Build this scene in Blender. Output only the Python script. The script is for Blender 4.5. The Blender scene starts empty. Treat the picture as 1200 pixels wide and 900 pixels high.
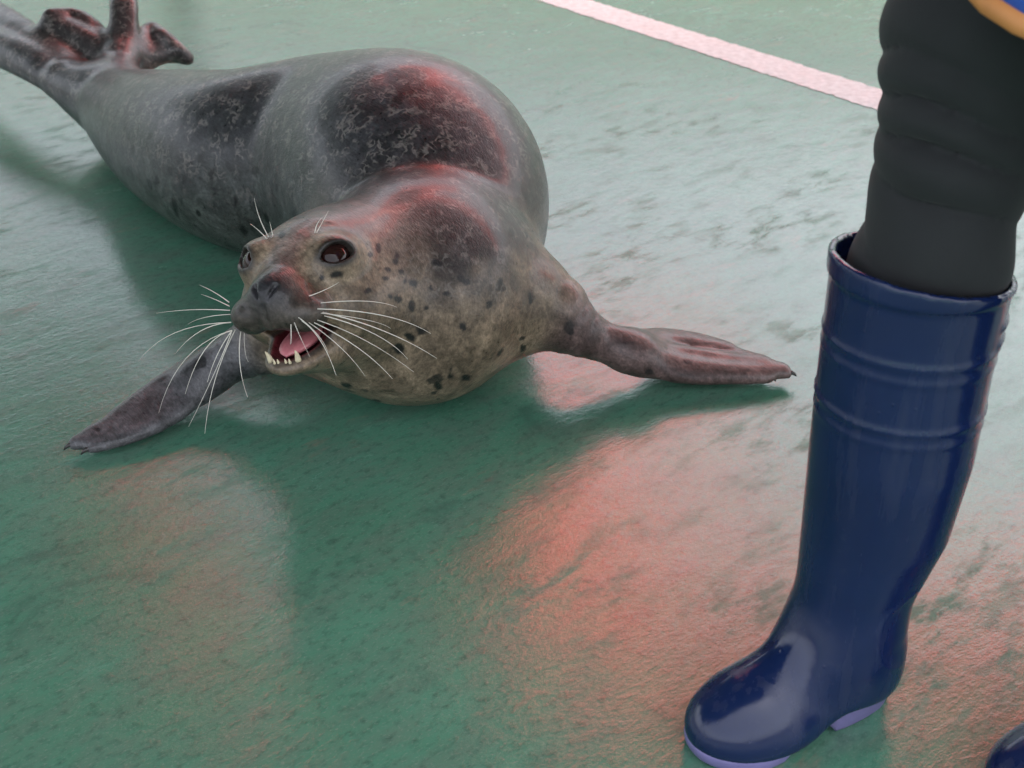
import bpy, bmesh, math, random
import numpy as np
from mathutils import Vector, Matrix
random.seed(7); RNG = np.random.default_rng(7)
scene = bpy.context.scene
COL = scene.collection

# ------------------------------------------------------------------ camera
F, H, PIT = 1450.0, 0.76, math.radians(30)
cam_d = bpy.data.cameras.new('camera'); cam = bpy.data.objects.new('camera', cam_d); COL.objects.link(cam)
cam.location = (0, 0, H); cam.rotation_euler = (math.radians(90) - PIT, 0, 0)
cam_d.sensor_width = 36; cam_d.lens = F / 1200 * 36; cam_d.clip_start = 0.02; cam_d.clip_end = 500
cam_d.dof.use_dof = True; cam_d.dof.focus_distance = 1.20; cam_d.dof.aperture_fstop = 11.0
scene.camera = cam
# ------------------------------------------------------------------ world, sun, exposure
SUN_EL, SUN_AZ = math.radians(70), math.radians(60)      # azimuth measured from +Y towards +X
world = bpy.data.worlds.new('World'); scene.world = world; world.use_nodes = True
wn = world.node_tree.nodes; wl = world.node_tree.links
bg = wn['Background']; sky = wn.new('ShaderNodeTexSky'); sky.sky_type = 'NISHITA'; sky.sun_disc = False
sky.sun_elevation = SUN_EL; sky.sun_rotation = SUN_AZ
sky.air_density = 1.0; sky.dust_density = 6.0; sky.ozone_density = 1.0
hs = wn.new('ShaderNodeHueSaturation'); hs.inputs['Saturation'].default_value = 0.35
wl.new(sky.outputs[0], hs.inputs['Color']); wl.new(hs.outputs[0], bg.inputs[0]); bg.inputs[1].default_value = 0.13
sun_d = bpy.data.lights.new('sun', 'SUN'); sun = bpy.data.objects.new('sun', sun_d); COL.objects.link(sun)
sun_d.energy = 2.6; sun_d.angle = math.radians(10); sun_d.color = (1, 0.96, 0.9)
sdir = Vector((math.sin(SUN_AZ) * math.cos(SUN_EL), math.cos(SUN_AZ) * math.cos(SUN_EL), math.sin(SUN_EL)))
sun.rotation_euler = sdir.to_track_quat('Z', 'Y').to_euler(); sun.location = sdir * 20
scene.view_settings.view_transform = 'Standard'; scene.view_settings.look = 'None'
scene.view_settings.gamma = 1; scene.view_settings.use_curve_mapping = False
scene.view_settings.exposure = 2.5

# ------------------------------------------------------------------ pixel helpers (photo pixels -> rays)
_fw = np.array([0, math.cos(PIT), -math.sin(PIT)]); _up = np.array([0, math.sin(PIT), math.cos(PIT)])
CAM = np.array([0, 0, H])
def ray(x, y): return _fw + np.array([1., 0, 0]) * (x - 600) / F + _up * (450 - y) / F
def P(x, y, z=None, Y=None):
    d = ray(x, y); t = (z - H) / d[2] if z is not None else Y / d[1]
    return CAM + d * t
def proj(p):
    v = np.asarray(p) - CAM; t = v @ _fw
    return 600 + F * v[0] / t, 450 - F * (v @ _up) / t

# ------------------------------------------------------------------ node helpers
def mat(name):
    m = bpy.data.materials.new(name); m.use_nodes = True
    return m, m.node_tree.nodes, m.node_tree.links, m.node_tree.nodes['Principled BSDF']
def N(nd, t, **kw):
    n = nd.new(t)
    for k, v in kw.items():
        if k in n.inputs: n.inputs[k].default_value = v
        else: setattr(n, k, v)
    return n
def ramp(nd, lk, src, stops, interp='LINEAR'):
    r = nd.new('ShaderNodeValToRGB'); r.color_ramp.interpolation = interp
    e = r.color_ramp.elements
    while len(e) < len(stops): e.new(0.5)
    for i, (p, c) in enumerate(stops):
        e[i].position = p
        e[i].color = c if isinstance(c, tuple) and len(c) == 4 else ((*c, 1) if isinstance(c, tuple) else (c, c, c, 1))
    lk.new(src, r.inputs[0]); return r.outputs[0]
def mix(nd, lk, fac, a, b, mode='MIX'):
    m = nd.new('ShaderNodeMix'); m.data_type = 'RGBA'; m.blend_type = mode
    for s, v in ((0, fac), (6, a), (7, b)):
        if hasattr(v, 'links'): lk.new(v, m.inputs[s])
        elif isinstance(v, (int, float)) and s == 0: m.inputs[0].default_value = v
        else: m.inputs[s].default_value = (*v, 1) if len(v) == 3 else v
    return m.outputs[2]
def math_n(nd, lk, op, a, b=None, c=None, clamp=False):
    m = nd.new('ShaderNodeMath'); m.operation = op; m.use_clamp = clamp
    for i, v in enumerate((a, b, c)):
        if v is None: continue
        if hasattr(v, 'links'): lk.new(v, m.inputs[i])
        else: m.inputs[i].default_value = v
    return m.outputs[0]
def mapped(nd, lk, coord, scale=(1, 1, 1), rot=(0, 0, 0)):
    mp = nd.new('ShaderNodeMapping'); mp.inputs['Scale'].default_value = scale; mp.inputs['Rotation'].default_value = rot
    lk.new(coord, mp.inputs['Vector']); return mp.outputs[0]
def noise(nd, lk, vec, scale, detail=4, rough=0.55, dist=0):
    n = nd.new('ShaderNodeTexNoise'); n.inputs['Scale'].default_value = scale; n.inputs['Detail'].default_value = detail
    n.inputs['Roughness'].default_value = rough; n.inputs['Distortion'].default_value = dist
    lk.new(vec, n.inputs['Vector']); return n.outputs[0]
def bump(nd, lk, h, strength, dist, prev=None):
    b = nd.new('ShaderNodeBump'); b.inputs['Strength'].default_value = strength; b.inputs['Distance'].default_value = dist
    lk.new(h, b.inputs['Height'])
    if prev is not None: lk.new(prev, b.inputs['Normal'])
    return b.outputs[0]
def simple(name, col, rough=0.5, **kw):
    m, nd, lk, b = mat(name); b.inputs['Base Color'].default_value = (*col, 1); b.inputs['Roughness'].default_value = rough
    tc = nd.new('ShaderNodeTexCoord'); n = noise(nd, lk, tc.outputs['Object'], kw.pop('nscale', 40), 4)
    c = mix(nd, lk, n, tuple(x * 0.75 for x in col), tuple(min(1, x * 1.2) for x in col)); lk.new(c, b.inputs['Base Color'])
    for k, v in kw.items(): b.inputs[k].default_value = v
    return m

# ------------------------------------------------------------------ object helpers
def tag(o, label=None, cat=None, group=None, kind=None):
    if label: o['label'] = label
    if cat: o['category'] = cat
    if group: o['group'] = group
    if kind: o['kind'] = kind
    return o
def obj(name, verts, faces, m, parent=None, smooth=True):
    me = bpy.data.meshes.new(name)
    if isinstance(faces, np.ndarray):
        nf, k = faces.shape
        me.vertices.add(len(verts)); me.vertices.foreach_set('co', np.asarray(verts, dtype=np.float32).ravel())
        me.loops.add(nf * k); me.loops.foreach_set('vertex_index', faces.astype(np.int32).ravel())
        me.polygons.add(nf); me.polygons.foreach_set('loop_start', np.arange(0, nf * k, k, dtype=np.int32))
        me.update(calc_edges=True)
    else:
        me.from_pydata([tuple(v) for v in verts], [], [tuple(f) for f in faces]); me.update()
    me.polygons.foreach_set('use_smooth', np.full(len(me.polygons), smooth))
    me.materials.append(m)
    o = bpy.data.objects.new(name, me); COL.objects.link(o)
    if parent: o.parent = parent; o.matrix_parent_inverse = parent.matrix_world.inverted()
    return o
def empty(name, loc):
    o = bpy.data.objects.new(name, None); COL.objects.link(o); o.location = loc; o.empty_display_size = 0.1
    bpy.context.view_layer.update(); return o
def box_data(x0, x1, y0, y1, z0, z1):
    v = [(x, y, z) for x in (x0, x1) for y in (y0, y1) for z in (z0, z1)]
    f = [(0, 1, 3, 2), (4, 6, 7, 5), (0, 4, 5, 1), (2, 3, 7, 6), (0, 2, 6, 4), (1, 5, 7, 3)]
    return v, f
def tube(pts, radii, seg=6):
    pts = [Vector(p) for p in pts]; V = []; Fc = []
    n = None
    for i, p in enumerate(pts):
        t = (pts[min(i + 1, len(pts) - 1)] - pts[max(i - 1, 0)]).normalized()
        if n is None: n = t.orthogonal().normalized()
        n = (n - t * n.dot(t)).normalized(); b = t.cross(n)
        for k in range(seg):
            a = 2 * math.pi * k / seg; V.append(p + (n * math.cos(a) + b * math.sin(a)) * radii[i])
    for i in range(len(pts) - 1):
        for k in range(seg):
            a, b2 = i * seg + k, i * seg + (k + 1) % seg; Fc.append((a, b2, b2 + seg, a + seg))
    Fc.append(tuple(range(seg))[::-1]); Fc.append(tuple(len(V) - seg + k for k in range(seg)))
    return V, Fc
def ellipsoid_data(c, r, R=None, nu=24, nv=16):
    V = []; Fc = []
    R = np.eye(3) if R is None else np.asarray(R)
    for j in range(nv + 1):
        th = math.pi * j / nv
        for i in range(nu):
            ph = 2 * math.pi * i / nu
            V.append(np.asarray(c) + R @ np.array([r[0] * math.sin(th) * math.cos(ph), r[1] * math.sin(th) * math.sin(ph), r[2] * math.cos(th)]))
    for j in range(nv):
        for i in range(nu):
            Fc.append((j * nu + i, (j + 1) * nu + i, (j + 1) * nu + (i + 1) % nu, j * nu + (i + 1) % nu))
    return V, Fc

# ------------------------------------------------------------------ implicit surface tools
def smin(a, b, k):
    h = np.clip(0.5 + 0.5 * (b - a) / k, 0, 1); return b + (a - b) * h - k * h * (1 - h)
def smax(a, b, k): return -smin(-a, -b, k)
def cone(p, a, b, r0, r1):
    a = np.asarray(a, float); ab = np.asarray(b, float) - a
    t = np.clip(((p - a) @ ab) / (ab @ ab), 0, 1)
    return np.linalg.norm(p - a - t[:, None] * ab, axis=1) - (r0 + (r1 - r0) * t)
def ell(p, c, r):
    q = p - np.asarray(c); r = np.asarray(r)
    k0 = np.linalg.norm(q / r, axis=1); k1 = np.linalg.norm(q / r ** 2, axis=1) + 1e-9
    return k0 * (k0 - 1) / k1
def chain(p, pts, rs, k=None):
    d = None
    for i in range(len(pts) - 1):
        e = cone(p, pts[i], pts[i + 1], rs[i], rs[i + 1])
        d = e if d is None else (np.minimum(d, e) if k is None else smin(d, e, k))
    return d
def catmull(ctrl, n):
    c = np.asarray(ctrl, float); c = np.vstack([2 * c[0] - c[1], c, 2 * c[-1] - c[-2]]); out = []
    m = len(c) - 3
    for s in np.linspace(0, m - 1e-6, n):
        i = int(s); t = s - i; p0, p1, p2, p3 = c[i:i + 4]
        out.append(0.5 * (2 * p1 + (p2 - p0) * t + (2 * p0 - 5 * p1 + 4 * p2 - p3) * t ** 2 + (3 * p1 - p0 - 3 * p2 + p3) * t ** 3))
    return np.array(out)
def axis_grid(lo, hi, step, fine_lo=None, fine_hi=None, fine=None):
    g = [lo]
    while g[-1] < hi:
        s = step
        if fine and fine_lo - 0.02 < g[-1] < fine_hi + 0.02:
            s = fine if fine_lo < g[-1] < fine_hi else 0.5 * (fine + step)
        g.append(g[-1] + s)
    return np.array(g)
def surface_nets(f, gx, gy, gz, B=8):
    """sparse surface nets on a rectilinear grid"""
    n = [len(g) for g in (gx, gy, gz)]
    nb = [(k - 1) // B for k in n]
    bi = np.stack(np.meshgrid(*[np.arange(k) for k in nb], indexing='ij'), -1).reshape(-1, 3)
    G = [gx, gy, gz]
    lo = np.stack([G[a][bi[:, a] * B] for a in range(3)], 1); hi = np.stack([G[a][bi[:, a] * B + B] for a in range(3)], 1)
    d = f((lo + hi) / 2); keep = np.abs(d) < np.linalg.norm(hi - lo, axis=1) * 0.58 + 0.003
    bi = bi[keep]
    off = np.stack(np.meshgrid(*[np.arange(B + 1)] * 3, indexing='ij'), -1).reshape(-1, 3)
    coff = np.stack(np.meshgrid(*[np.arange(B)] * 3, indexing='ij'), -1).reshape(-1, 3)
    cells = []; verts = []; quads_e = []
    corner = np.array([(i, j, k) for i in (0, 1) for j in (0, 1) for k in (0, 1)])
    edges = [(a, b) for a in range(8) for b in range(a + 1, 8) if np.abs(corner[a] - corner[b]).sum() == 1]
    bi = bi[np.lexsort((bi[:, 2], bi[:, 1] // 4, bi[:, 0] // 4))]
    for s in range(0, len(bi), 60):
        b = bi[s:s + 60]
        idx = (b[:, None, :] * B + off[None]).reshape(-1, 3)
        pts = np.stack([G[a][idx[:, a]] for a in range(3)], 1)
        val = f(pts).reshape(len(b), B + 1, B + 1, B + 1)
        cv = np.stack([val[:, i:i + B, j:j + B, k:k + B] for i, j, k in corner], -1).reshape(-1, 8)
        ci = (b[:, None, :] * B + coff[None]).reshape(-1, 3)
        sg = cv < 0; act = sg.any(1) & ~sg.all(1)
        cv = cv[act]; ci = ci[act]; sg = sg[act]
        p0 = np.stack([G[a][ci[:, a]] for a in range(3)], 1); p1 = np.stack([G[a][ci[:, a] + 1] for a in range(3)], 1)
        acc = np.zeros((len(ci), 3)); cnt = np.zeros(len(ci))
        for a, e in edges:
            m = sg[:, a] != sg[:, e]
            t = np.where(m, cv[:, a] / np.where(m, cv[:, a] - cv[:, e], 1), 0)
            u = corner[a] + t[:, None] * (corner[e] - corner[a])
            acc += np.where(m[:, None], u, 0); cnt += m
        u = acc / cnt[:, None]; verts.append(p0 + u * (p1 - p0)); cells.append(ci)
        for a in range(3):
            e = 1 << (2 - a); m = sg[:, 0] != sg[:, e]
            quads_e.append(np.column_stack([ci[m], np.full(m.sum(), a), sg[m, 0]]))
    cells = np.vstack(cells); verts = np.vstack(verts); q = np.vstack(quads_e).astype(np.int64)
    key = lambda c: (c[:, 0] * n[1] + c[:, 1]) * n[2] + c[:, 2]
    ck = key(cells.astype(np.int64)); order = np.argsort(ck); cks = ck[order]
    Q = []
    for a in range(3):
        qq = q[q[:, 3] == a]; b, c = (a + 1) % 3, (a + 2) % 3; ids = []; ok = np.ones(len(qq), bool)
        for db, dc in ((0, 0), (-1, 0), (-1, -1), (0, -1)):
            cc = qq[:, :3].copy(); cc[:, b] += db; cc[:, c] += dc; kk = key(cc)
            pos = np.clip(np.searchsorted(cks, kk), 0, len(cks) - 1); ok &= cks[pos] == kk; ids.append(order[pos])
        qd = np.stack(ids, 1); flip = qq[:, 4] == 0
        qd[flip] = qd[flip][:, ::-1]; Q.append(qd[ok])
    return verts, np.vstack(Q)
def gradient(f, p, e=0.0015):
    g = np.stack([f(p + e * np.eye(3)[i]) - f(p - e * np.eye(3)[i]) for i in range(3)], 1)
    return g / (np.linalg.norm(g, axis=1, keepdims=True) + 1e-9)
def march(f, x, y, t0=0.6, t1=3.0):
    d = ray(x, y); d = d / np.linalg.norm(d); t = t0
    for _ in range(200):
        s = f((CAM + d * t)[None])[0]
        if s < 0.0003: break
        t += max(s * 0.7, 0.0003)
        if t > t1: return None
    return CAM + d * t
def vnoise(p, seed=0):
    """smooth value noise on points, 0..1"""
    i = np.floor(p).astype(np.int64); fr = p - i; fr = fr * fr * (3 - 2 * fr); out = 0
    for c in range(8):
        o = np.array([(c >> 2) & 1, (c >> 1) & 1, c & 1]); q = i + o
        h = (q[:, 0] * 73856093) ^ (q[:, 1] * 19349663) ^ (q[:, 2] * 83492791) ^ (seed * 2654435761)
        h = ((h ^ (h >> 13)) * 1274126177) & 0xffffffff; h = ((h ^ (h >> 16)) & 0xffff) / 65535.0
        w = np.prod(np.where(o, fr, 1 - fr), axis=1); out = out + w * h
    return out
sst = lambda e0, e1, x: (lambda t: t * t * (3 - 2 * t))(np.clip((x - e0) / (e1 - e0), 0, 1))
def color_attr(o, name, rgba):
    a = o.data.attributes.new(name, 'FLOAT_COLOR', 'POINT'); a.data.foreach_set('color', rgba.astype(np.float32).ravel())

# ================================================================== FLOOR
m_floor, nd, lk, b = mat('wet_green_floor')
tc = nd.new('ShaderNodeTexCoord'); co = tc.outputs['Object']
rotd = mapped(nd, lk, co, (1, 1, 1), (0, 0, math.radians(-44)))
streak = mapped(nd, lk, rotd, (1, 2.6, 1)); grain = mapped(nd, lk, rotd, (1, 1.7, 1))
big = noise(nd, lk, co, 2.2, 6, 0.65); mid = noise(nd, lk, streak, 13, 6, 0.65); fine = noise(nd, lk, grain, 70, 5, 0.7); grit = noise(nd, lk, grain, 260, 3, 0.6)
c = mix(nd, lk, ramp(nd, lk, big, [(0.32, 0.0), (0.68, 1.0)]), (0.054, 0.172, 0.108), (0.086, 0.232, 0.158))
c = mix(nd, lk, ramp(nd, lk, mid, [(0.40, 0.0), (0.72, 0.7)]), c, (0.105, 0.150, 0.118))
c = mix(nd, lk, ramp(nd, lk, fine, [(0.50, 0.0), (0.72, 0.65)]), c, (0.030, 0.075, 0.055))
c = mix(nd, lk, ramp(nd, lk, grit, [(0.30, 0.55), (0.45, 0.0)]), c, (0.16, 0.23, 0.185))
worn = noise(nd, lk, streak, 5.0, 7, 0.72)
c = mix(nd, lk, ramp(nd, lk, worn, [(0.60, 0.0), (0.68, 0.6)]), c, (0.20, 0.165, 0.125))
stain = noise(nd, lk, co, 6.5, 7, 0.7, 0.8)
c = mix(nd, lk, ramp(nd, lk, stain, [(0.56, 0.0), (0.70, 0.55)]), c, (0.035, 0.078, 0.062))
lk.new(c, b.inputs['Base Color'])
wet = noise(nd, lk, mapped(nd, lk, mapped(nd, lk, co, (1, 1, 1), (0, 0, math.radians(-30))), (1, 1.9, 1)), 3.3, 6, 0.62)
wetm = ramp(nd, lk, wet, [(0.40, 0.0), (0.58, 1.0)])
dry = math_n(nd, lk, 'MULTIPLY', ramp(nd, lk, noise(nd, lk, streak, 12, 7, 0.72), [(0.48, 0.0), (0.60, 1.0)]), math_n(nd, lk, 'SUBTRACT', 1.0, math_n(nd, lk, 'MULTIPLY', wetm, 0.75)))
rg = nd.new('ShaderNodeMapRange'); lk.new(wetm, rg.inputs[0]); rg.inputs[3].default_value = 0.11; rg.inputs[4].default_value = 0.04
lk.new(math_n(nd, lk, 'ADD', rg.outputs[0], math_n(nd, lk, 'MULTIPLY', dry, 0.20)), b.inputs['Roughness']); b.inputs['IOR'].default_value = 1.5
lk.new(math_n(nd, lk, 'SUBTRACT', 0.58, math_n(nd, lk, 'MULTIPLY', dry, 0.42)), b.inputs['Specular IOR Level'])
hgt = math_n(nd, lk, 'ADD', math_n(nd, lk, 'MULTIPLY', fine, 1.0), math_n(nd, lk, 'MULTIPLY', mid, 1.0))
hgt = math_n(nd, lk, 'ADD', hgt, math_n(nd, lk, 'MULTIPLY', grit, 0.30))
lk.new(bump(nd, lk, hgt, 0.16, 0.003), b.inputs['Normal'])
S = 70
floor = obj('floor', [(-S, -S, 0), (S, -S, 0), (S, S, 0), (-S, S, 0)], [(0, 1, 2, 3)], m_floor, smooth=False)
tag(floor, kind='structure')

# worn pinkish-white court line, a strip of paint with ragged edges
m_line, nd, lk, b = mat('line_paint')
tc = nd.new('ShaderNodeTexCoord'); co = tc.outputs['Object']
n1 = noise(nd, lk, co, 60, 5, 0.65); n2 = noise(nd, lk, co, 9, 3)
c = mix(nd, lk, ramp(nd, lk, n1, [(0.3, 0.0), (0.65, 1.0)]), (0.34, 0.36, 0.36), (0.56, 0.60, 0.60))
c = mix(nd, lk, ramp(nd, lk, n2, [(0.55, 0.0), (0.8, 0.5)]), c, (0.42, 0.36, 0.33))
lk.new(c, b.inputs['Base Color']); b.inputs['Roughness'].default_value = 0.45
lk.new(bump(nd, lk, n1, 0.3, 0.003), b.inputs['Normal'])
def strip(p0, p1, w):
    V = []; Fc = []; n = 520; d = p1 - p0; d = d / np.linalg.norm(d); nrm = np.array([-d[1], d[0], 0])
    for i in range(n + 1):
        c = p0 + d * (-2.5 + 6.0 * i / n)
        for s in (-1, 1):
            v = c + nrm * (s * w / 2 + random.gauss(0, 0.0022)); v[2] = 0.0010; V.append(v)
    for i in range(n): Fc.append((2 * i, 2 * i + 2, 2 * i + 3, 2 * i + 1))
    return V, Fc
V, Fc = strip(P(660, 0, z=0), P(1040, 120, z=0), 0.115)
ln = obj('painted_line', V, Fc, m_line, smooth=False); tag(ln, kind='structure')

# ================================================================== CANOPY overhead (seen in the wet reflections)
m_roof = simple('canopy_underside', (0.035, 0.05, 0.045), 0.7)
m_steel = simple('canopy_steel', (0.25, 0.26, 0.27), 0.4, Metallic=0.6)
m_red, nd, lk, b = mat('red_canvas')
nd.remove(b); out = nd['Material Output']
tr = N(nd, 'ShaderNodeBsdfTranslucent'); df = N(nd, 'ShaderNodeBsdfDiffuse'); mx = nd.new('ShaderNodeMixShader')
tc = nd.new('ShaderNodeTexCoord'); n1 = noise(nd, lk, tc.outputs['Object'], 1.5, 4)
c = mix(nd, lk, n1, (0.93, 0.11, 0.09), (0.97, 0.16, 0.13)); lk.new(c, tr.inputs[0]); lk.new(c, df.inputs[0]); mx.inputs[0].default_value = 0.85
lk.new(df.outputs[0], mx.inputs[1]); lk.new(tr.outputs[0], mx.inputs[2]); lk.new(mx.outputs[0], out.inputs[0])
canopy = empty('stand_canopy', (0, -0.3, 0))
tag(canopy, 'dark canopy roof with red cloth edge reflected in the wet floor', 'canopy')
obj('roof_panel', *box_data(-7, 7, -0.5, 3.75, 3.0, 3.06), m_roof, canopy, False)
obj('roof_panel', *box_data(-7, -1.77, 3.76, 7.6, 3.0, 3.06), m_roof, canopy, False)
obj('roof_panel', *box_data(-1.23, -0.04, 3.76, 5.70, 3.0, 3.06), m_roof, canopy, False)
obj('roof_panel', *box_data(-1.76, -1.24, 3.76, 4.2, 3.0, 3.06), m_roof, canopy, False)
def cloth(x0, x1, y0, y1, z):
    nx = 30; V = []; Fc = []
    for k, y in enumerate((y0, (y0 + y1) / 2, y1)):
        for i in range(nx + 1):
            V.append((x0 + (x1 - x0) * i / nx, y, z - 0.03 * math.sin(i * 1.3) - (0.05 if k == 1 else 0)))
    for k in range(2):
        for i in range(nx): a = k * (nx + 1) + i; Fc.append((a, a + 1, a + nx + 2, a + nx + 1))
    return V, Fc
obj('edge_cloth', *cloth(0.0, 7, 3.76, 4.62, 3.03), m_red, canopy)
obj('edge_cloth', *cloth(-1.75, -1.25, 4.22, 5.1, 3.03), m_red, canopy)
obj('edge_cloth', *cloth(0.0, 0.55, 4.64, 5.68, 3.03), m_red, canopy)
obj('edge_cloth', *cloth(-0.9, 1.35, 5.70, 6.5, 3.03), m_red, canopy)
for x in (-6.8, 6.8):
    for y in (-0.3, 3.6): obj('post', *box_data(x - .06, x + .06, y - .06, y + .06, 0.0, 3.0), m_steel, canopy, False)
for y in (-0.3, 3.68): obj('beam', *box_data(-6.9, 6.9, y - .04, y + .04, 2.88, 3.0), m_steel, canopy, False)
for x in (-6.8, -1.95): obj('post', *box_data(x - .06, x + .06, 7.4, 7.52, 0.0, 3.0), m_steel, canopy, False)
for x in (-1.95, -0.02): obj('beam', *box_data(x - .03, x + .03, 3.73, 7.5 if x < -1 else 6.6, 2.90, 2.996), m_steel, canopy, False)

# unseen wall added to cut the bright sky the floor mirrors at grazing angles
m_wall, nd, lk, b = mat('wall_render'); tc = nd.new('ShaderNodeTexCoord'); n1 = noise(nd, lk, tc.outputs['Object'], 1.2, 6, 0.6)
c = mix(nd, lk, n1, (0.36, 0.34, 0.31), (0.54, 0.51, 0.47)); lk.new(c, b.inputs['Base Color']); b.inputs['Roughness'].default_value = 0.85
wall = empty('added_wall', (0, 15, 0)); tag(wall, 'unseen pale wall added beyond the painted line to dim the floor reflection', 'wall')
obj('added_wall_panel', *box_data(-30, 30, 15, 15.3, 0, 4.0), m_wall, wall, False); obj('coping', *box_data(-30, 30, 14.94, 15.36, 4.0, 4.12), m_wall, wall, False)

# ================================================================== SEAL
# spine control points: photo pixel, height, radius
SP = [((448, 352), 0.135, 0.112), ((488, 342), 0.130, 0.131), ((502, 297), 0.131, 0.136), ((486, 220), 0.164, 0.170), ((402, 190), 0.144, 0.154),
      ((296, 190), 0.122, 0.137), ((212, 166), 0.104, 0.113), ((160, 140), 0.09, 0.085), ((120, 115), 0.085, 0.052)]
spine = catmull([[*P(*s[0], z=s[1]), s[2]] for s in SP], 65)
# head pose: local x = image right, y = snout forward, z = up
HEAD = P(363, 336, Y=1.164)
yaw, pitch, roll = math.radians(-18.7), math.radians(19.6), math.radians(10.9)
Rh = np.array(Matrix.Rotation(math.pi + yaw, 3, 'Z') @ Matrix.Rotation(pitch, 3, 'X') @ Matrix.Rotation(roll, 3, 'Y') @ Matrix.Diagonal((-1, 1, 1)))
def h2w(p): return HEAD + Rh @ np.asarray(p, float)
def w2h(p): return (p - HEAD) @ Rh
EYES = []
for s in (-1, 1):
    c = np.array([s * 0.041, 0.024, 0.027]); o = np.array([s * 0.62, 0.62, 0.40]); o /= np.linalg.norm(o)
    ex = np.cross([0, 0, 1.], o); ex /= np.linalg.norm(ex); ez = np.cross(o, ex)
    tl = math.radians(-12) * s; ex, ez = ex * math.cos(tl) + ez * math.sin(tl), ez * math.cos(tl) - ex * math.sin(tl)
    EYES.append((c, o, ex, ez))
RE = 0.0185
JAW = math.radians(-17)
cj, sj = math.cos(JAW), math.sin(JAW)
HINGE = np.array([0, -0.02, -0.028])
Rj = np.array([[1, 0, 0], [0, cj, -sj], [0, sj, cj]])
def head_sdf(q):
    d = ell(q, (0, -0.055, 0.008), (0.079, 0.100, 0.066))
    d = smin(d, cone(q, (0, -0.01, 0.004), (0, 0.062, -0.004), 0.054, 0.030), 0.035)
    for s in (-1, 1):
        d = smin(d, ell(q, (s * 0.044, -0.020, -0.026), (0.040, 0.055, 0.036)), 0.03)      # cheeks
        d = smin(d, ell(q, (s * 0.0245, 0.068, -0.021), (0.0270, 0.028, 0.0205)), 0.016)    # whisker pads
        c, o, ex, ez = EYES[0 if s < 0 else 1]
        d = smin(d, ell(q, c + np.array([0, -0.008, 0.004]), (0.024, 0.026, 0.021)), 0.018)   # brow
    d = smin(d, ell(q, (0, 0.084, 0.000), (0.0175, 0.0150, 0.0130)), 0.016)                  # nose
    d = smin(d, ell(q, (0, 0.088, -0.018), (0.010, 0.010, 0.016)), 0.010)
    # lower jaw in its own opened frame
    qj = (q - HINGE) @ Rj
    j = ell(qj, (0, 0.052, -0.019), (0.036, 0.057, 0.016))
    j = smin(j, ell(qj, (0, 0.015, -0.026), (0.048, 0.055, 0.028)), 0.02)
    cav = ell(qj, (0, 0.060, -0.004), (0.0255, 0.043, 0.015))
    j = smax(j, -cav, 0.004)
    roof = ell(q, (0, 0.045, -0.046), (0.030, 0.044, 0.016))
    d = smax(d, -roof, 0.005)
    d = smin(d, j, 0.008)
    gap = ell((q - HINGE) @ np.array([[1, 0, 0], [0, math.cos(JAW * .5), -math.sin(JAW * .5)], [0, math.sin(JAW * .5), math.cos(JAW * .5)]]),
              (0, 0.070, -0.005), (0.046, 0.052, 0.0085))
    d = smax(d, -gap, 0.004)
    # nostrils: slits slanting up and out
    for s in (-1, 1):
        d = smax(d, -cone(q, (s * 0.0050, 0.1000, -0.003), (s * 0.0110, 0.0935, 0.0075), 0.0012, 0.0028), 0.0022)
    # groove between the pads
    d = smax(d, -cone(q, (0, 0.0995, -0.012), (0, 0.094, -0.034), 0.0012, 0.0018), 0.004)
    # eye openings and lids
    for c, o, ex, ez in EYES:
        r = q - c; u = r @ ex; v = r @ o; w = r @ ez
        qq = np.sqrt((u / 0.0170) ** 2 + (w / 0.0104) ** 2)
        rad = np.sqrt(np.maximum(RE ** 2 - np.minimum(u * u + w * w, RE ** 2), 0))
        near = (u * u + v * v + w * w) < 0.05 ** 2
        ball = np.sqrt(u * u + v * v + w * w) - (RE + 0.0032)
        d = np.where(near, smin(d, ball, 0.010), d)
        hole = np.maximum((qq - 1) * 0.011, -v)
        d = np.where(near, smax(d, -hole, 0.0020), d)
        lid = np.sqrt(((qq - 1.10) * 0.0125) ** 2 + (v - rad - 0.0004) ** 2) - 0.0018
        d = np.where(near, smin(d, lid, 0.003), d)
    return d
# fore and hind flippers: digits (pixel, height) chains
FL = []   # (points, radii) lists per flipper, with arm chain first
def flipper(arm, digits, r0, r1, kw=0.017):
    ac = catmull([[*P(x, y, z=z), r] for x, y, z, r in arm], 8); A = [ac[:, :3], list(ac[:, 3])]
    D = []
    for dg in digits:
        pts = catmull([P(x, y, z=z) for x, y, z in dg], 8); D.append((pts, list(np.linspace(r0, r1, len(pts)))))
    allp = np.vstack([A[0]] + [q for q, _ in D]); c = allp.mean(0)
    FL.append((A, D, kw, c, np.linalg.norm(allp - c, axis=1).max() + 0.09))
flipper([(590, 345, .11, .070), (640, 362, .098, .050), (672, 384, .078, .034), (705, 400, .058, .025), (748, 415, .045, .020)],
        [[(735, 420, .040), (800, 441, .022), (860, 444, .016), (898, 446, .012)], [(738, 414, .044), (810, 430, .027), (880, 437, .018), (922, 440, .013)],
         [(740, 408, .046), (800, 415, .032), (870, 425, .022), (915, 432, .016)], [(742, 403, .047), (790, 402, .033), (850, 412, .024), (893, 424, .018)],
         [(742, 400, .047), (775, 394, .034), (820, 399, .027), (852, 408, .022)]], 0.0125, 0.0075)
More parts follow.
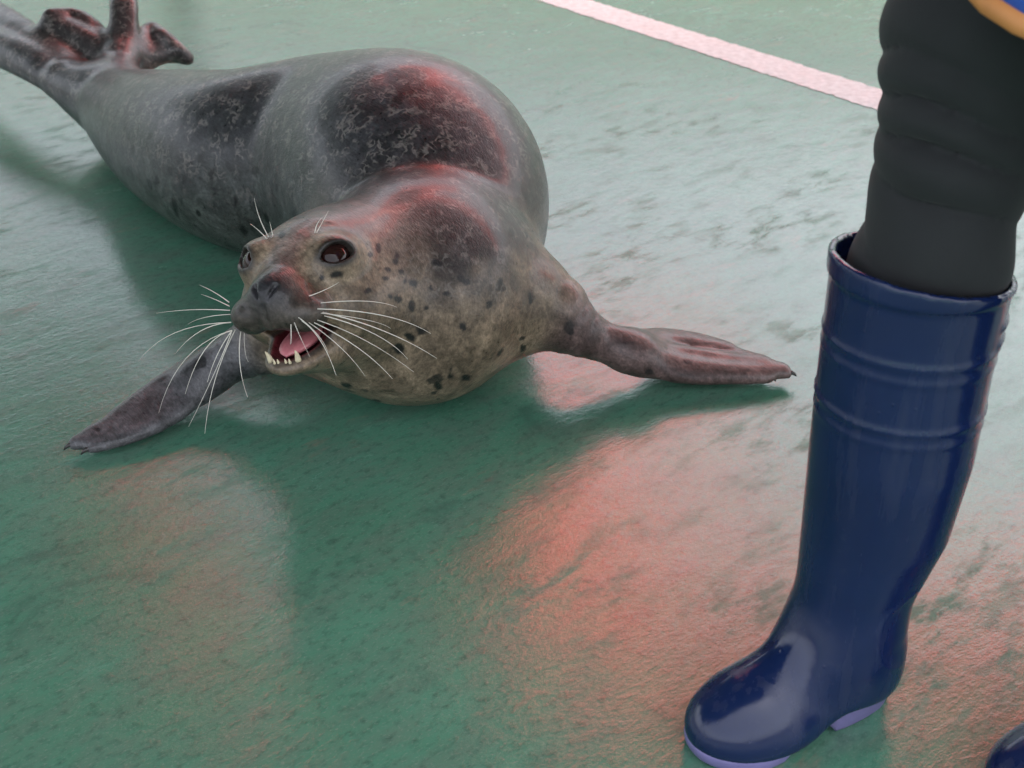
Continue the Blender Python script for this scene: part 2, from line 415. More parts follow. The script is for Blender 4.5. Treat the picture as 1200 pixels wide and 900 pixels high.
flipper([(350, 380, .10, .055), (300, 405, .075, .036), (262, 425, .055, .026), (235, 443, .042, .020)],
        [[(250, 445, .036), (200, 490, .020), (150, 516, .013), (108, 529, .010)], [(246, 440, .040), (190, 480, .024), (130, 512, .015), (88, 524, .011)],
         [(242, 434, .042), (185, 470, .027), (130, 502, .017), (92, 518, .012)], [(240, 428, .043), (190, 456, .030), (145, 487, .020), (110, 508, .014)],
         [(240, 422, .044), (200, 446, .032), (165, 470, .024), (140, 489, .018)]], 0.0125, 0.0070)
flipper([(135, 120, .085, .05), (105, 110, .10, .042), (80, 95, .11, .034)],
        [[(85, 112, .095), (40, 88, .110), (-20, 62, .115), (-70, 45, .11)], [(85, 105, .10), (40, 75, .125), (-20, 48, .135), (-85, 22, .13)],
         [(85, 98, .105), (40, 66, .135), (-20, 35, .145), (-85, 5, .145)], [(85, 90, .11), (45, 55, .14), (0, 25, .155), (-60, -8, .155)],
         [(88, 86, .112), (60, 55, .14), (20, 22, .16), (-40, -14, .165)]], 0.018, 0.010, 0.03)
flipper([(140, 118, .085, .05), (140, 95, .11, .038), (143, 72, .13, .030)],
        [[(128, 68, .13), (108, 52, .15), (85, 38, .165), (64, 28, .175)], [(130, 58, .14), (110, 32, .17), (88, 18, .185), (60, 18, .19)], [(126, 72, .125), (112, 60, .14), (95, 46, .155), (75, 32, .17)],
         [(140, 66, .135), (138, 30, .18), (137, 0, .215), (134, -45, .25)], [(148, 66, .135), (152, 30, .18), (153, 0, .215), (150, -45, .25)],
         [(155, 62, .135), (170, 40, .155), (180, 34, .16), (188, 42, .155)], [(162, 68, .125), (182, 52, .14), (198, 50, .14), (208, 58, .13)], [(165, 74, .115), (188, 66, .12), (206, 65, .115), (220, 69, .11)]], 0.017, 0.012, 0.028)
HEADC = HEAD + Rh @ np.array([0, 0.0, 0])
NECK_A = h2w((0, -0.09, -0.008)); 
def seal_sdf(p):
    d = np.full(len(p), 1e9)
    pc = (p.min(0) + p.max(0)) / 2; pr = np.linalg.norm(p.max(0) - p.min(0)) / 2
    sd = np.linalg.norm(spine[:, :3] - pc, axis=1) - spine[:, 3]; lim = sd.min() + 2 * pr + 0.03
    for i in range(len(spine) - 1):
        if min(sd[i], sd[i + 1]) < lim: d = np.minimum(d, cone(p, spine[i, :3], spine[i + 1, :3], spine[i, 3], spine[i + 1, 3]))
    d = smin(d, cone(p, NECK_A, spine[9, :3] + np.array([0.0, 0.0, 0.0]), 0.068, 0.105), 0.05)
    for A, D, kw, c, R in FL:
        m = np.linalg.norm(p - c, axis=1) < R
        if not m.any(): continue
        q = p[m]; e = None
        for pts, rs in D:
            g = chain(q, pts, rs); e = g if e is None else smin(e, g, kw)
        a = chain(q, A[0], A[1]); e = smin(e, a, 0.025)
        d[m] = smin(d[m], e, 0.045)
    m = np.linalg.norm(p - HEADC, axis=1) < 0.22
    if m.any():
        d[m] = smin(d[m], head_sdf(w2h(p[m])), 0.045)
    return smax(d, 0.003 - p[:, 2], 0.02)
gx = axis_grid(-1.35, 0.62, 0.0042, HEAD[0] - 0.10, HEAD[0] + 0.09, 0.0019)
gy = axis_grid(0.92, 2.95, 0.0046, HEAD[1] - 0.13, HEAD[1] + 0.02, 0.0020)
gz = axis_grid(-0.012, 0.36, 0.0040, HEAD[2] - 0.10, HEAD[2] + 0.08, 0.0019)
SV, SQ = surface_nets(seal_sdf, gx, gy, gz)
def relax(V, Q, w, it):
    """Laplacian smoothing of the trunk, weighted per vertex"""
    e = np.vstack([Q[:, [i, (i + 1) % 4]] for i in range(4)]); n = len(V); deg = np.bincount(e[:, 0], minlength=n) + np.bincount(e[:, 1], minlength=n)
    for _ in range(it):
        A = np.stack([np.bincount(e[:, 0], V[e[:, 1], k], n) + np.bincount(e[:, 1], V[e[:, 0], k], n) for k in range(3)], 1) / deg[:, None]
        V = V + (A - V) * w[:, None]
    return V
_bd = np.min([np.linalg.norm(SV - spine[i, :3], axis=1) - spine[i, 3] for i in range(0, len(spine), 2)], axis=0)
SV = relax(SV, SQ, sst(0.05, 0.02, _bd) * sst(0.09, 0.15, np.linalg.norm(SV - HEAD, axis=1)) * 0.8, 14)
seal = empty('harbour_seal', (float(spine[8, 0]), float(spine[8, 1]), 0.0))
tag(seal, 'spotted grey seal with open mouth and long white whiskers lying on the green floor', 'seal')
# ---- coat masks
near_i = np.zeros(len(SV), int); best = np.full(len(SV), 1e9)
for i in range(len(spine)):
    e = np.linalg.norm(SV - spine[i, :3], axis=1) - spine[i, 3]; m = e < best; best[m] = e[m]; near_i[m] = i
rel = (SV[:, 2] - spine[near_i, 2]) / spine[near_i, 3]
hq = w2h(SV)
nz = vnoise(SV * 22, 1) * 0.6 + vnoise(SV * 55, 2) * 0.4
headm = np.exp(-np.maximum(np.linalg.norm(hq / [1, 1.25, 1], axis=1) - 0.075, 0) ** 2 / (2 * 0.03 ** 2))
hind = sst(14, 24, near_i.astype(float))
dors = sst(-0.05 - 0.45 * hind, 0.75, rel + (nz - 0.5) * 0.7) * (1 - headm)
coat = np.zeros((len(SV), 4)); coat[:, 3] = 1
tan = np.array([0.160, 0.119, 0.081]); grey = np.array([0.050, 0.056, 0.050]); dark = np.array([0.023, 0.022, 0.026])
base = tan * (1 - hind[:, None]) + grey * hind[:, None]
base = base + (dark - base) * (dors * (0.9))[:, None]
# crown of the head dark, muzzle dark
crown = headm * sst(0.025, 0.065, hq[:, 2] + (nz - .5) * 0.03) * sst(0.05, -0.02, hq[:, 1])
base = base + (np.array([0.075, 0.068, 0.066]) - base) * (crown * 0.75)[:, None]
fb = headm * sst(0.026, 0.008, np.abs(hq[:, 0])) * sst(0.0, 0.02, hq[:, 2]) * sst(-0.03, 0.03, hq[:, 1])
base = base + (np.array([0.085, 0.072, 0.068]) - base) * (fb * 0.7)[:, None]
muz = headm * sst(0.044, 0.080, hq[:, 1] + (nz - .5) * 0.02) * sst(-0.060, -0.044, hq[:, 2])
base = base + (np.array([0.022, 0.019, 0.018]) - base) * (muz * 0.88)[:, None]
nose = np.exp(-np.linalg.norm((hq - [0, 0.092, 0.002]) / [1.2, 1, 1], axis=1) ** 2 / (2 * 0.011 ** 2)) * headm
base = base + (np.array([0.022, 0.021, 0.024]) - base) * np.clip(nose * 1.6, 0, 1)[:, None]
for c, o, ex, ez in EYES:
    r = hq - c; u = r @ ex; w = r @ ez; e = np.sqrt((u / 0.0175) ** 2 + (w / 0.0125) ** 2)
    k = sst(1.5, 1.05, e) * (np.linalg.norm(r, axis=1) < 0.035)
    base = base + (np.array([0.018, 0.016, 0.016]) - base) * (k * 0.9)[:, None]
    k2 = np.exp(-((e - 1.9) / 0.35) ** 2) * (np.linalg.norm(r, axis=1) < 0.05)
    base = base + (np.array([0.27, 0.21, 0.15]) - base) * (k2 * 0.35)[:, None]
# flippers darker skin
for n_, (A, D, kw, c, R) in enumerate(FL):
    e = np.min([np.linalg.norm(SV - q, axis=1) for pts, _ in D for q in pts[1::2]] + [np.linalg.norm(SV - q, axis=1) for q in A[0][-4:]], axis=0)
    k = sst(0.085, 0.035, e) * sst(0.004, 0.03, best)
    fc = [np.array([0.092, 0.060, 0.055]), np.array([0.062, 0.060, 0.064]), np.array([0.034, 0.031, 0.033]), np.array([0.036, 0.031, 0.031])][n_]
    base = base + (fc - base) * k[:, None]
# mouth lining
cavj = ell((hq - HINGE) @ Rj, (0, 0.060, -0.004), (0.027, 0.0445, 0.016)); roofd = ell(hq, (0, 0.045, -0.046), (0.031, 0.045, 0.017))
mo = sst(0.0025, 0.0, np.minimum(cavj, roofd)) * headm
base = base + (np.array([0.10, 0.018, 0.022]) - base) * mo[:, None]
lip = headm * sst(0.0085, 0.004, np.minimum(cavj, roofd)) * (1 - mo)
base = base + (np.array([0.03, 0.025, 0.026]) - base) * (lip * 0.8)[:, None]
coat[:, :3] = base
# spots read off the photograph (pixel, half width, half height in px)
SPOTS = [(443, 290, 3, 6), (465, 300, 3, 4), (463, 307, 3, 4), (484, 332, 5, 4), (475, 330, 2, 3), (452, 326, 4, 3), (466, 350, 4, 4), (482, 358, 3, 6),
         (500, 361, 3, 3), (523, 344, 4, 3), (546, 330, 4, 4), (573, 356, 4, 4), (542, 383, 4, 4), (493, 388, 5, 4), (480, 395, 5, 4), (467, 408, 6, 7), (612, 407, 3, 5),
         (514, 453, 4, 5), (545, 443, 4, 4), (528, 440, 3, 3), (582, 445, 3, 3), (566, 469, 4, 2), (531, 476, 5, 3), (598, 272, 4, 7), (622, 350, 3, 5), (586, 331, 3, 4),
         (431, 340, 3, 3), (470, 318, 3, 3), (505, 337, 2, 3), (394, 322, 7, 4), (377, 325, 3, 3), (434, 298, 3, 3), (454, 316, 4, 2), (458, 347, 2, 3), (513, 308, 6, 5),
         (183, 212, 5, 4), (205, 245, 4, 8), (207, 280, 4, 5), (233, 288, 7, 5), (243, 318, 4, 4), (188, 265, 4, 6), (222, 300, 4, 4), (235, 185, 4, 5), (247, 205, 4, 6), (216, 208, 3, 4),
         (300, 200, 5, 6), (312, 255, 4, 6), (285, 270, 4, 7), (232, 250, 3, 4), (155, 175, 4, 5), (175, 160, 4, 4), (276, 236, 3, 5), (330, 275, 4, 6), (345, 250, 3, 5), (405, 452, 5, 3), (440, 470, 6, 3)]
sp = np.zeros(len(SV))
for x, y, a, bq in SPOTS:
    c = march(seal_sdf, x, y)
    if c is None: continue
    dist = (c - CAM) @ _fw; r = SV - c; m = np.linalg.norm(r, axis=1) < 0.03
    u = r[m] @ np.array([1., 0, 0]) * F / dist; w = r[m] @ _up * F / dist; dp = r[m] @ _fw
    wob = 1 + 0.9 * (vnoise(SV[m] * 190, 5) - 0.5)
    e = np.sqrt((u / a) ** 2 + (w / bq) ** 2 + (dp / 0.012) ** 2 * 0.3) * wob
    sp[m] = np.maximum(sp[m], sst(1.35, 0.75, e))
mask = np.zeros((len(SV), 4)); mask[:, 0] = sp; mask[:, 1] = dors; mask[:, 2] = headm; mask[:, 3] = 1

m_seal, nd, lk, b = mat('seal_coat')
tc = nd.new('ShaderNodeTexCoord'); co = tc.outputs['Object']
at = N(nd, 'ShaderNodeAttribute', attribute_name='coat'); am = N(nd, 'ShaderNodeAttribute', attribute_name='mask')
sep = nd.new('ShaderNodeSeparateColor'); lk.new(am.outputs['Color'], sep.inputs[0])
n_m = noise(nd, lk, co, 30, 6, 0.68, 0.5); n_s = noise(nd, lk, co, 150, 4, 0.65)
c = mix(nd, lk, 1.0, at.outputs['Color'], ramp(nd, lk, n_m, [(0.30, 0.40), (0.5, 1.0), (0.70, 1.85)]), 'MULTIPLY')
c = mix(nd, lk, 1.0, c, ramp(nd, lk, n_s, [(0.32, 0.70), (0.68, 1.32)]), 'MULTIPLY')
# small freckles of uneven size
vf = nd.new('ShaderNodeTexVoronoi'); vf.inputs['Scale'].default_value = 40; vf.inputs['Randomness'].default_value = 1.0
nn = nd.new('ShaderNodeTexNoise'); nn.inputs['Scale'].default_value = 70; lk.new(co, nn.inputs['Vector'])
va = nd.new('ShaderNodeVectorMath'); va.operation = 'MULTIPLY_ADD'; lk.new(nn.outputs['Color'], va.inputs[0]); va.inputs[1].default_value = (0.016, 0.016, 0.016); lk.new(co, va.inputs[2])
lk.new(va.outputs[0], vf.inputs['Vector'])
sc = nd.new('ShaderNodeSeparateColor'); lk.new(vf.outputs['Color'], sc.inputs[0])
rad = ramp(nd, lk, sc.outputs[0], [(0.60, 0.0), (0.66, 0.16), (1.0, 0.40)])
fr = math_n(nd, lk, 'MULTIPLY', math_n(nd, lk, 'SUBTRACT', rad, vf.outputs['Distance']), 9.0, clamp=True)
frm = math_n(nd, lk, 'MULTIPLY', math_n(nd, lk, 'MULTIPLY', fr, math_n(nd, lk, 'SUBTRACT', 1.0, sep.outputs[2])), 0.8, clamp=True)
c = mix(nd, lk, frm, c, (0.011, 0.011, 0.012))
# pale squiggles in the dark saddle
ns = noise(nd, lk, co, 88, 2, 0.5, 0.5)
sq = ramp(nd, lk, ns, [(0.43, 0.0), (0.49, 1.0), (0.53, 1.0), (0.59, 0.0)])
gate = ramp(nd, lk, noise(nd, lk, co, 48, 2), [(0.47, 0.0), (0.58, 1.0)])
sqm = math_n(nd, lk, 'MULTIPLY', math_n(nd, lk, 'MULTIPLY', sq, gate), math_n(nd, lk, 'MULTIPLY', sep.outputs[1], 0.5))
c = mix(nd, lk, sqm, c, (0.22, 0.195, 0.175))
c = mix(nd, lk, math_n(nd, lk, 'MULTIPLY', sep.outputs[0], 0.97), c, (0.010, 0.010, 0.010))
fur = noise(nd, lk, mapped(nd, lk, mapped(nd, lk, co, (1, 1, 1), (0, 0, math.radians(50))), (110, 430, 300)), 1.0, 4, 0.65)
c = mix(nd, lk, 1.0, c, ramp(nd, lk, fur, [(0.32, 0.72), (0.68, 1.30)]), 'MULTIPLY')
lk.new(c, b.inputs['Base Color'])
rr = ramp(nd, lk, n_s, [(0.3, 0.26), (0.7, 0.42)]); lk.new(rr, b.inputs['Roughness'])
b.inputs['IOR'].default_value = 1.38; b.inputs['Specular IOR Level'].default_value = 0.40; b.inputs['Coat Weight'].default_value = 0.22; b.inputs['Coat Roughness'].default_value = 0.17
lk.new(bump(nd, lk, fur, 0.55, 0.0015), b.inputs['Normal'])
body = obj('body', SV, SQ, m_seal, seal)
color_attr(body, 'coat', coat); color_attr(body, 'mask', mask)

# ---- eyes
m_eye, nd, lk, b = mat('seal_eye'); tc = nd.new('ShaderNodeTexCoord')
n1 = noise(nd, lk, tc.outputs['Object'], 90, 3); c = mix(nd, lk, n1, (0.006, 0.003, 0.003), (0.030, 0.010, 0.008)); lk.new(c, b.inputs['Base Color'])
b.inputs['Roughness'].default_value = 0.03; b.inputs['IOR'].default_value = 1.376
for c, o, ex, ez in EYES: obj('eye', *ellipsoid_data(h2w(c), (RE, RE, RE), nu=32, nv=24), m_eye, seal)
# ---- tongue, teeth
m_tongue, nd, lk, b = mat('tongue'); tc = nd.new('ShaderNodeTexCoord')
n1 = noise(nd, lk, tc.outputs['Object'], 300, 4); c = mix(nd, lk, n1, (0.42, 0.12, 0.14), (0.60, 0.24, 0.25)); lk.new(c, b.inputs['Base Color'])
b.inputs['Roughness'].default_value = 0.3; b.inputs['Subsurface Weight'].default_value = 0.2; b.inputs['Subsurface Radius'].default_value = (0.006, 0.002, 0.002)
lk.new(bump(nd, lk, n1, 0.3, 0.001), b.inputs['Normal'])
m_tooth = simple('tooth', (0.62, 0.53, 0.36), 0.3)
def j2w(p): return h2w(HINGE + Rj @ np.asarray(p, float))
RJ = Rh @ Rj
V, Fc = ellipsoid_data((0, 0, 0), (0.0185, 0.040, 0.0085)); V2 = []
for v in V:
    g = 0.003 * math.exp(-(v[0] / 0.004) ** 2) if v[2] > 0 else 0
    V2.append(j2w((v[0], 0.052 + v[1], -0.008 + v[2] - g + 0.18 * max(v[1] * -1, 0))))
obj('tongue', V2, Fc, m_tongue, seal)
def tooth(base, tip, r, bend=0.0):
    base = np.asarray(base); tip = np.asarray(tip); pts = []
    for t in np.linspace(0, 1, 6): pts.append(j2w(base + (tip - base) * t + np.array([0, -bend * math.sin(t * math.pi), 0])))
    return tube(pts, [r * (1 - 0.85 * t ** 1.6) for t in np.linspace(0, 1, 6)], 8)
for s in (-1, 1):
    obj('canine_tooth', *tooth((s * 0.0150, 0.097, -0.013), (s * 0.0165, 0.101, 0.000), 0.0034, 0.001), m_tooth, seal)
for x in (-0.0085, -0.0042, 0.0042, 0.0085): obj('incisor_tooth', *tooth((x, 0.102, -0.013), (x, 0.103, -0.0075), 0.0017), m_tooth, seal)
# ---- claws
m_claw = simple('claw', (0.03, 0.026, 0.024), 0.35)
for A, D, kw, c, R in FL[:2]:
    for pts, rs in D:
        e = pts[-1]; dr = e - pts[-2]; dr /= np.linalg.norm(dr); up = np.array([0, 0, 1.])
        s = e + dr * 0.002 + up * 0.004
        obj('claw', *tube([s, s + dr * .004 + up * .0005, s + dr * .007 - up * .001, s + dr * .010 - up * .004], [.0030, .0028, .0022, .0008], 6), m_claw, seal)
# ---- whiskers
m_wh = simple('whisker', (0.66, 0.62, 0.54), 0.35, nscale=60)
def whisker(root, mid, tip, dt, r=0.0007):
    a = march(lambda p: head_sdf(w2h(p)), *root)
    if a is None:                                  # grazes the pad: start on its side
        best_ = min((np.linalg.norm(np.array(proj(h2w((-0.048, y, z)))) - root), y, z) for y in np.linspace(.055, .085, 6) for z in np.linspace(-.034, -.006, 8))
        a = h2w((-0.046, best_[1], best_[2]))
    dist = (a - CAM) @ _fw
    q = lambda px, t: CAM + ray(*px) * (dist + t)
    m_ = q(mid, dt * 0.35); e = q(tip, dt)
    pts = [(1 - t) ** 2 * a + 2 * t * (1 - t) * (2 * m_ - 0.5 * a - 0.5 * e) + t * t * e for t in np.linspace(0, 1, 11)]
    obj('whisker', *tube(pts, [r * (1 - 0.75 * t) for t in np.linspace(0, 1, 11)], 5), m_wh, seal)
WR = [((376, 355), (430, 353), (465, 360), .0), ((372, 362), (450, 370), (505, 391), .0), ((376, 367), (430, 375), (458, 385), .0), ((378, 366), (450, 388), (512, 420), .0),
      ((380, 370), (440, 392), (478, 421), .0), ((372, 375), (430, 400), (485, 436), .0), ((368, 378), (420, 408), (460, 444), -.01), ((362, 378), (400, 408), (428, 441), -.02),
      ((354, 376), (376, 400), (394, 440), -.02), ((350, 372), (372, 392), (384, 412), -.02), ((345, 378), (352, 395), (363, 418), -.02), ((341, 380), (341, 400), (340, 402), -.01)]
WL = [((264, 364), (225, 363), (183, 367), .02), ((265, 376), (205, 390), (162, 424), .01), ((267, 378), (235, 388), (205, 415), .02), ((268, 386), (218, 420), (186, 484), .0), ((270, 386), (240, 410), (217, 462), .01),
      ((271, 390), (250, 440), (221, 500), -.01), ((274, 392), (252, 445), (240, 508), -.02), ((281, 394), (281, 425), (290, 465), -.02), ((272, 392), (255, 415), (243, 448), -.01),
      ((268, 355), (252, 343), (234, 334), .02), ((266, 358), (250, 350), (236, 345), .02), ((285, 392), (287, 410), (291, 424), -.02), ((265, 368), (240, 372), (220, 380), .02)]
WB = [((315, 278), (304, 255), (298, 232), -.01), ((313, 280), (303, 270), (293, 262), -.01), ((320, 277), (318, 268), (316, 260), -.01), ((371, 273), (378, 260), (385, 247), .0), ((369, 273), (372, 262), (378, 255), .0), ((362, 347), (380, 340), (397, 331), .0)]
for w in WR + WL: whisker(*w, r=random.uniform(0.00042, 0.00072))
for w in WB: whisker(*w, r=0.0006)

# ================================================================== PERSON with boots
m_boot, nd, lk, b = mat('navy_rubber'); tc = nd.new('ShaderNodeTexCoord'); co = tc.outputs['Object']
n1 = noise(nd, lk, co, 14, 4); n2 = noise(nd, lk, co, 90, 5, 0.7); drip = noise(nd, lk, mapped(nd, lk, co, (60, 60, 7)), 1.0, 5, 0.6)
c = mix(nd, lk, n1, (0.0035, 0.009, 0.042), (0.007, 0.017, 0.070)); c = mix(nd, lk, ramp(nd, lk, n2, [(0.60, 0.0), (0.78, 0.30)]), c, (0.045, 0.05, 0.085))
c = mix(nd, lk, ramp(nd, lk, drip, [(0.56, 0.0), (0.68, 0.22)]), c, (0.035, 0.042, 0.075)); lk.new(c, b.inputs['Base Color'])
rr = math_n(nd, lk, 'ADD', ramp(nd, lk, n1, [(0.3, 0.12), (0.7, 0.24)]), ramp(nd, lk, drip, [(0.50, 0.0), (0.62, 0.18)])); lk.new(rr, b.inputs['Roughness']); b.inputs['IOR'].default_value = 1.5
vd = nd.new('ShaderNodeTexVoronoi'); vd.inputs['Scale'].default_value = 130; lk.new(co, vd.inputs['Vector'])
sd_ = nd.new('ShaderNodeSeparateColor'); lk.new(vd.outputs['Color'], sd_.inputs[0])
drop = math_n(nd, lk, 'MULTIPLY', ramp(nd, lk, vd.outputs['Distance'], [(0.0, 1.0), (0.24, 0.0)]), ramp(nd, lk, sd_.outputs[0], [(0.88, 0.0), (0.90, 1.0)]))
nb_ = bump(nd, lk, drop, 0.25, 0.0012); nb_ = bump(nd, lk, math_n(nd, lk, 'ADD', n1, math_n(nd, lk, 'MULTIPLY', n2, 0.15)), 0.16, 0.004, nb_)
lk.new(nb_, b.inputs['Normal'])
m_sole = simple('lilac_sole', (0.17, 0.15, 0.32), 0.45)
m_leg, nd, lk, b = mat('black_leggings'); tc = nd.new('ShaderNodeTexCoord'); co = tc.outputs['Object']
n1 = noise(nd, lk, co, 30, 4); n2 = noise(nd, lk, co, 900, 2)
c = mix(nd, lk, n1, (0.007, 0.0075, 0.009), (0.015, 0.016, 0.018)); lk.new(c, b.inputs['Base Color']); b.inputs['Roughness'].default_value = 0.85
b.inputs['Sheen Weight'].default_value = 0.06; b.inputs['Sheen Roughness'].default_value = 0.5
lk.new(bump(nd, lk, n2, 0.3, 0.0006), b.inputs['Normal'])
m_coat = simple('blue_coat_cloth', (0.02, 0.09, 0.42), 0.6); m_trim = simple('orange_trim', (0.50, 0.20, 0.06), 0.6)
m_skin = simple('skin', (0.50, 0.32, 0.24), 0.5); m_hair = simple('dark_hair', (0.015, 0.012, 0.010), 0.5)

HT = 0.405
def boot_sdf(q, hollow=True):
    sh = np.full(len(q), 1e9)
    prof = [(0.045, -0.010, .042, .040), (0.085, -0.006, .041, .039), (0.13, -0.012, .049, .046), (0.18, -0.020, .057, .054), (0.25, -0.022, .061, .059), (0.33, -0.020, .061, .060), (0.43, -0.020, .063, .062)]
    z = np.clip(q[:, 2], 0.0, 0.43); zz = [a[0] for a in prof]
    cx = np.interp(z, zz, [a[1] for a in prof]); ax = np.interp(z, zz, [a[2] for a in prof]); ay = np.interp(z, zz, [a[3] for a in prof])
    k = np.sqrt(((q[:, 0] - cx) / ax) ** 2 + (q[:, 1] / ay) ** 2)
    sh = (k - 1) * np.minimum(ax, ay)
    for zr, hh in ((0.352, .0013), (0.340, .0008), (0.300, .0015), (0.288, .0008)): sh = sh - hh * np.exp(-((q[:, 2] - zr) / 0.0022) ** 2)
    sh = sh - 0.0022 * sst(HT - 0.012, HT - 0.008, q[:, 2])
    # two short ribs of the pull strap on the rear outer side
    ang = np.arctan2(q[:, 1], -(q[:, 0] + 0.02))
    for zr in (HT - 0.034, HT - 0.047): sh = sh - 0.0022 * np.exp(-((q[:, 2] - zr) / 0.0028) ** 2) * sst(0.30, 0.36, ang) * sst(1.10, 1.0, ang)
    sh = smax(sh, 0.03 - q[:, 2], 0.02)
    ft = ell(q, (-0.014, 0, 0.050), (0.041, 0.034, 0.050))
    ft = smin(ft, cone(q, (-0.005, 0, 0.078), (0.075, 0.004, 0.035), 0.036, 0.026), 0.028)
    ft = smin(ft, ell(q, (0.073, 0.004, 0.020), (0.064, 0.0445, 0.038)), 0.022)
    rho = np.hypot(q[:, 0] + 0.040, q[:, 2] - 0.105)
    d = smin(sh, ft, 0.035)
    d = d - 0.0010 * np.exp(-((rho - 0.040) / 0.0020) ** 2) * sst(-0.045, -0.03, q[:, 0]) * sst(0.02, 0.0, q[:, 0])
    d = smax(d, 0.0095 + 0.018 * sst(0.05, 0.0, q[:, 0]) - q[:, 2], 0.005)
    if hollow:
        d = smax(d, q[:, 2] - HT - 0.13 * (q[:, 0] + 0.02), 0.0025)
        d = smax(d, -np.maximum(d0 := sh + 0.0055, 0.20 - q[:, 2]), 0.0015)
    return d
def boot_mesh():
    g = axis_grid
    return surface_nets(boot_sdf, g(-0.095, 0.18, 0.0024), g(-0.075, 0.08, 0.0024), g(0.005, 0.43, 0.0022))
def sole_mesh():
    """outsole: outline sections with a heel block and a raised arch"""
    n = 64; out = []
    for i in range(n):
        a = 2 * math.pi * i / n; cxx, sy = math.cos(a), math.sin(a)
        x = 0.0370 + 0.0980 * (abs(cxx) ** 0.85) * (1 if cxx > 0 else -1)
        t = (x + 0.061) / 0.196
        w = np.interp(t, [0, .12, .3, .45, .62, .78, .92, 1], [.029, .035, .034, .034, .040, .0455, .0440, .038])
        y = w * (abs(sy) ** 0.75) * (1 if sy > 0 else -1) + 0.004 * sst(0.4, 0.8, np.array(t))
        out.append((x, float(y)))
    def bot(x):
        return 0.0 if x < 0.012 else (0.015 * float(sst(0.072, 0.050, np.array(x))) if x > 0.018 else 0.015 * (x - 0.012) / 0.006)
    def topz(x): return 0.0140 + 0.018 * float(sst(0.05, 0.0, np.array(x)))
    rows = []
    for z0, s in ((None, 0.965), (None, 1.0), (-0.003, 1.012), (0.0, 1.0), (0.0, 0.90)):
        row = []
        for x, y in out:
            xx = 0.0370 + (x - 0.0370) * s; yy = y * s
            z = (bot(x) + (0.0025 if s == 1.0 else 0)) if z0 is None else topz(x) + z0
            row.append((xx, yy, z + (0.006 * max(0, (x - 0.10) / 0.06) ** 2 if z0 is None else 0.004 * max(0, (x - 0.10) / 0.06) ** 2)))
        rows.append(row)
    V = [v for r in rows for v in r]; Fc = []
    for k in range(len(rows) - 1):
        for i in range(n): Fc.append((k * n + i, k * n + (i + 1) % n, (k + 1) * n + (i + 1) % n, (k + 1) * n + i))
    for k, fl in ((0, True), (len(rows) - 1, False)):
        for i in range(n // 2):
            a, b2, c2, d2 = k * n + i, k * n + i + 1, k * n + (n - i - 1) % n, k * n + (n - i) % n
            f = [a, b2, c2, d2]; f = list(dict.fromkeys(f))
            if len(f) > 2: Fc.append(tuple(f[::-1] if fl else f))
    return V, Fc
BV, BQ = boot_mesh(); LV, LF = sole_mesh()
person = empty('person', (0.40, 0.80, 0))
tag(person, 'person in black leggings and navy rubber boots standing beside the seal', 'person')
def place_boot(origin, ang):
    M = Matrix.Translation(origin) @ Matrix.Rotation(ang, 4, 'Z')
    A = np.array(M)
    up = obj('rubber_boot', BV @ A[:3, :3].T + A[:3, 3], BQ, m_boot, person)
    so = obj('sole', [A[:3, :3] @ np.array(v) + A[:3, 3] for v in LV], LF, m_sole, up)
    return M
M1 = place_boot((0.266, 0.776, 0), math.radians(180 + 24))
M2 = place_boot((0.500, 0.700, 0), math.radians(180 + 12))
A1 = np.array(M1.translation); A2 = np.array(M2.translation)
sh1 = A1 + np.array(Matrix.Rotation(math.radians(204), 3, 'Z')) @ np.array([-0.02, 0, 0]); sh2 = A2 + np.array(Matrix.Rotation(math.radians(192), 3, 'Z')) @ np.array([-0.02, 0, 0])
sh1 = sh1 + np.array([0.005, 0.0, 0.0])
HIP = np.array([0.43, 0.79, 0.86])
def leg_pts(b, hip, kn): return [b + [0, 0, .25], b + [0.0, 0, .40], kn, (kn + hip) / 2 + [-0.01, 0, 0], hip]
K1 = sh1 + np.array([0.012, 0.01, 0.56]); K2 = sh2 + np.array([-0.04, 0.0, 0.50])
h1 = HIP + np.array([-0.01, 0.085, 0]); h2 = HIP + np.array([0.01, -0.085, 0])
def body_sdf(p):
    d = chain(p, leg_pts(sh1, h1, K1), [.040, .046, .058, .070, .090], 0.02)
    e = chain(p, leg_pts(sh2, h2, K2), [.046, .052, .060, .070, .090], 0.02)
    d = smin(d, e, 0.03)
    d = smin(d, ell(p, HIP + [0.01, 0, 0.05], (0.11, 0.16, 0.12)), 0.05)
    d = smin(d, ell(p, HIP + [0, 0, 0.36], (0.10, 0.15, 0.26)), 0.08)
    d = smin(d, cone(p, HIP + [0, 0, .60], HIP + [-.02, 0, .70], .05, .045), 0.04)
    # wrinkles of the leggings bunched above the boot rims
    z = p[:, 2]
    for bse, ph in ((sh1, 0.0), (sh2, 2.0)):
        r = np.linalg.norm(p[:, :2] - bse[:2], axis=1); w = sst(0.13, 0.07, r)
        a = np.arctan2(p[:, 1] - bse[1], p[:, 0] - bse[0])
        zz = z + 0.012 * np.sin(a + 1.0 + ph) + 0.006 * np.sin(2 * a + z * 30) + 0.03 * (vnoise(p * 11, 3) - 0.5)
        amp = (0.0095 * sst(0.62, 0.44, z) + 0.003) * (0.60 + 0.9 * vnoise(p * 16, 4))
        d = d - w * amp * (np.abs(np.sin(zz * 92 + 1.5 * np.sin(z * 37 + ph))) ** 0.55 - 0.5) * (0.6 + 0.4 * np.sin(a * 2 + z * 25))
    return d
gx = axis_grid(0.15, 0.72, 0.0062, 0.20, 0.38, 0.003); gy = axis_grid(0.55, 1.02, 0.0062, 0.70, 0.88, 0.003); gz = axis_grid(0.24, 1.62, 0.009, 0.38, 0.62, 0.003)
